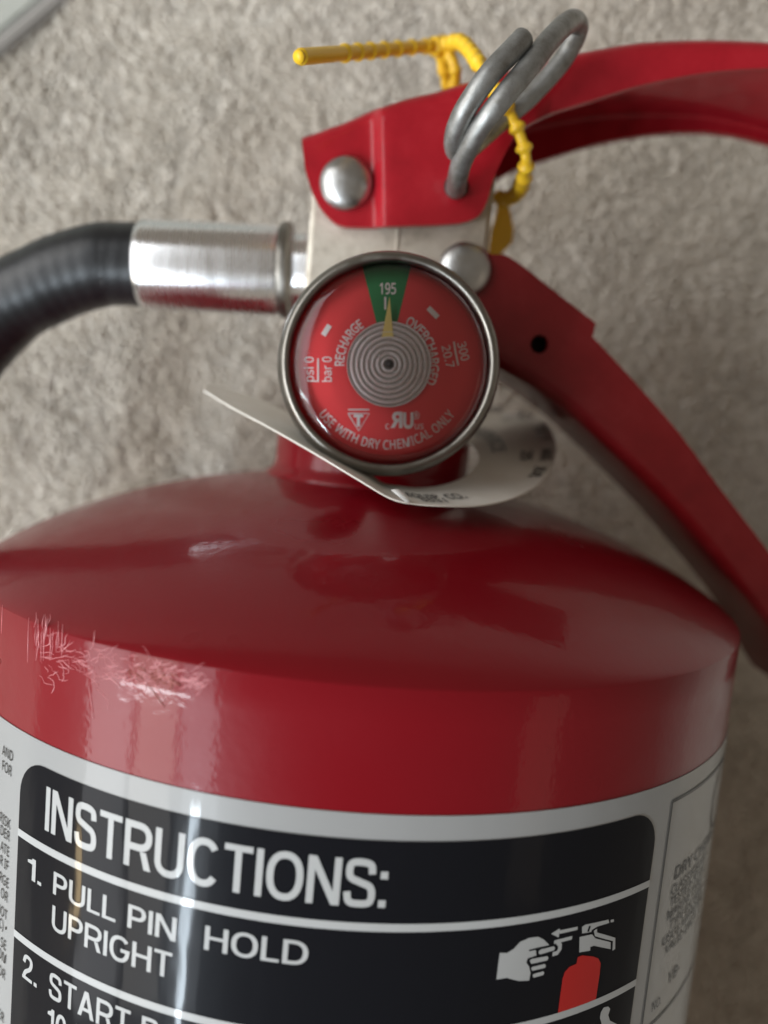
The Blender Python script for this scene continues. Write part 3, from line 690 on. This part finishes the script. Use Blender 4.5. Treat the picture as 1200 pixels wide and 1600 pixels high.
# domed lens with a stepped rim
V,F=lathe([(13.9,30.6),(13.4,31.2),(12.9,31.55),(12.3,31.8),(9,32.5),(5,32.95),(0.001,33.1)],96,gf); F=[f for f in F if len(f)<=4]; obj('lens',V,F,LENS,gauge)
V,F=lathe([(13.9,30.4),(13.4,31.0),(13.0,31.2),(12.7,31.0),(12.75,30.4),(12.8,30.1)],96,gf); F=[f for f in F if len(f)<=4]
LR=mat('lens_rim',(0.42,0.16,0.20),0.3); obj('lens_rim',V,F,LENS,gauge)

# ------------------------------------------------------------------ pull pin with its coiled ring
pp=[(713,298,4),(713,297,13),(713,290,19),(722,252,25.5),(747,205,30),(785,154,32.5),(827,103,31.5),(864,57,28.5),(893,33,24),(903,45,21),(889,78,19.8),(866,110,19.4),(824,154,19.2),(790,182,19.4),(758,210,20.6),(732,232,22.6),(714,236,25),(710,219,27.5),(716,195,29.5),(732,163,31.5),(765,116,33),(803,76,32),(817,61,31)]
pth=cr([tuple(onw(*a)) for a in pp],9)
V,F=tube(pth,1.5,20); pin_o=obj('pull_pin',V,F,ZINC,None); sharp(pin_o,60)
tag(pin_o,'grey zinc wire pull pin coiled into a ring through the red lever','safety pin')

# ------------------------------------------------------------------ yellow tamper seal
seal=bpy.data.objects.new('tamper_seal',None); sc.collection.objects.link(seal)
seal.location=W(*onw(692,72,2)); tag(seal,'yellow plastic beaded tamper seal looped through the pull pin','tamper seal')
def sub(name,V,F,mt,parent,off):
    o=obj(name,V,F,mt); o.parent=parent; o.matrix_parent_inverse=Matrix.Translation(-off); return o
so=seal.location.copy()
tail=cr([tuple(onw(*a)) for a in ((690,71,2),(660,73,5),(600,78,12),(540,83,20),(466,89,30))],14)
def rt(t,l):
    base=0.92+0.18*t
    rib=0.26 if (t<0.72 and (l%3.6)<0.55) else 0
    return base+rib if t<0.985 else base*0.8
V,F=tube(cr(tail,4),rt,14); sub('tail',V,F,YEL,seal,so)
hd=Vector(onw(692,72,2)); tdir=(Vector(tail[0])-Vector(tail[8])).normalized()
V,F=tube([tuple(hd-tdir*2.2),tuple(hd-tdir*1.9),tuple(hd-tdir*0.2),tuple(hd+tdir*2.0),tuple(hd+tdir*2.4)],lambda t,l:(1.5,1.9,1.75,1.65,1.2)[min(4,int(t*4.99))],16); sub('head',V,F,YEL,seal,so)
loop=cr([tuple(onw(*a)) for a in ((696,70,3),(708,66,6),(722,67,10),(738,84,15),(750,103,19.5),(766,128,21),(782,155,21),(798,180,20.5),(810,205,20),(818,228,19.5),(822,252,18.5),(818,282,14),(806,303,7),(788,312,0),(778,306,-4))],12)
V,F=tube(loop,lambda t,l:0.80+0.55*max(0,math.sin(2*math.pi*l/3.0)),12); sub('beaded_loop',V,F,YEL,seal,so)
st2=cr([tuple(onw(*a)) for a in ((690,80,1),(692,100,0),(698,125,-2),(704,150,-4))],8)
V,F=tube(st2,lambda t,l:1.0+0.22*max(0,math.sin(2*math.pi*l/2.4)),12); sub('strand',V,F,YEL,seal,so)
st3=cr([tuple(onw(*a)) for a in ((700,82,3),(709,100,3),(712,122,2),(706,145,0))],8)
V,F=tube(st3,lambda t,l:0.9+0.22*max(0,math.sin(2*math.pi*l/2.4)),12); sub('strand',V,F,YEL,seal,so)
fl_=[onw(*a) for a in ((778,306,-8),(790,306,-8),(797,330,-8),(803,358,-8),(800,378,-8),(775,408,-8),(762,400,-8),(768,360,-8),(776,330,-8))]
V=[tuple(p) for p in fl_]+[(p.x,p.y,p.z-1.2) for p in fl_]; n=len(fl_); F=[tuple(range(n)),tuple(range(2*n-1,n-1,-1))]+[(i,(i+1)%n,n+(i+1)%n,n+i) for i in range(n)]
o=sub('flag',V,F,YEL,seal,so); sharp(o,40)

# ------------------------------------------------------------------ service collar round the neck
outer=[(318,610,16),(360,636,22),(420,668,28),(490,708,33),(560,750,36),(610,779,37),(650,788,36.5),(700,791,35),(750,790,32),(800,779,27),(840,757,19),(866,725,9),(868,693,-1),(853,660,-12),(820,642,-20),(780,634,-26),(730,636,-30),(680,645,-32)]
inner=[(325,601,8),(379,615,6),(447,644,8),(512,683,14),(563,722,20),(592,752,24),(625,760,25.5),(655,763,25.5),(690,759,24),(718,750,21),(736,738,17),(746,724,12),(747,711,7),(740,700,1),(730,693,-5),(715,688,-10),(695,686,-14),(675,688,-16)]
O=cr([tuple(onw(*a)) for a in outer],6); I=cr([tuple(onw(*a)) for a in inner],6)
V=[];F=[];K=10
for a,b in zip(O,I):
    for k in range(K+1):
        t=k/K; V.append(tuple(p+(q_-p)*t for p,q_ in zip(a,b)))
for i in range(len(O)-1):
    for k in range(K): F.append((i*(K+1)+k,i*(K+1)+k+1,(i+1)*(K+1)+k+1,(i+1)*(K+1)+k))
collar=obj('service_collar',V,F,TAG,None); md=collar.modifiers.new('t','SOLIDIFY'); md.thickness=0.22*MM; md.offset=0
bpy.context.view_layer.update(); bake(collar); sharp(collar,50)
tag(collar,'warped cream plastic service collar with printed months round the neck','collar tag')
# print on the collar: little dark blocks of lettering lying on the sheet, holes punched at some months
def on_collar(fi,fk,lift=0.3):
    i=min(max(fi*(len(O)-1),0),len(O)-1.001); i0=int(i); t=i-i0
    a=Vector(O[i0]).lerp(Vector(O[i0+1]),t); b=Vector(I[i0]).lerp(Vector(I[i0+1]),t); p=a.lerp(b,fk)
    tn=(Vector(O[i0+1])-Vector(O[i0])).normalized(); n=tn.cross(b-a).normalized()
    if n.dot(CAM-p)<0: n=-n
    return p+n*lift
def collar_text(word,fi0,fi1,fk0,fk1,flip=False):
    V2,F2=text2d(word,0.02); a=min(v[0] for v in V2); b=max(v[0] for v in V2); out=[]
    for x,y in V2:
        f=(x-a)/(b-a); g=min(max(y/CAP,-.2),1.2)
        if flip: f=1-f; g=1-g
        out.append(tuple(on_collar(fi0+(fi1-fi0)*f,fk0+(fk1-fk0)*g)))
    return out,F2
TV=[];TF=[]
for w,a,b,k0,k1 in (('EQUIP. CO.',0.345,0.47,0.30,0.52),('5531',0.37,0.42,0.12,0.27),('JUL',0.60,0.635,0.06,0.2),('AUG',0.655,0.69,0.06,0.2),('SEP',0.72,0.76,0.06,0.2),('OCT',0.79,0.83,0.06,0.2),('NOV',0.86,0.90,0.06,0.2),('25',0.655,0.69,0.32,0.46),('SERVICE',0.70,0.86,0.66,0.82)):
    V2,F2=collar_text(w,a,b,k0,k1,True if b>0.5 else False); o_=len(TV); TV+=V2; TF+=[tuple(i+o_ for i in f) for f in F2]
me=bpy.data.meshes.new('printed_months'); me.from_pydata([W(*v) for v in TV],[],TF); o=link('printed_months',me,DARK,collar)
for fi,fk,r in ((0.73,0.12,1.4),(0.83,0.22,1.9)):
    p=on_collar(fi,fk,0.25); n=(on_collar(fi,fk,1.0)-p).normalized(); a=n.orthogonal().normalized(); b=n.cross(a)
    V2=[tuple(p+(a*math.cos(t*math.pi/10)+b*math.sin(t*math.pi/10))*r) for t in range(20)]+[tuple(p+n*0.1+(a*math.cos(t*math.pi/10)+b*math.sin(t*math.pi/10))*r*0.9) for t in range(20)]
    F2=[tuple(range(20,40))]+[(t,(t+1)%20,20+(t+1)%20,20+t) for t in range(20)]
    obj('punched_month',V2,F2,PUNCH,collar)
p0=[onw(*a) for a in ((611,766,37.4),(622,764,36),(641,778,37),(643,786,37.6),(634,785,38))]
V=[tuple(p) for p in p0]+[(p.x,p.y,p.z-0.6) for p in p0]; n=5; F=[tuple(range(n)),tuple(range(2*n-1,n-1,-1))]+[(i,(i+1)%n,n+(i+1)%n,n+i) for i in range(n)]
obj('paper_tear',V,F,PUNCH,collar)
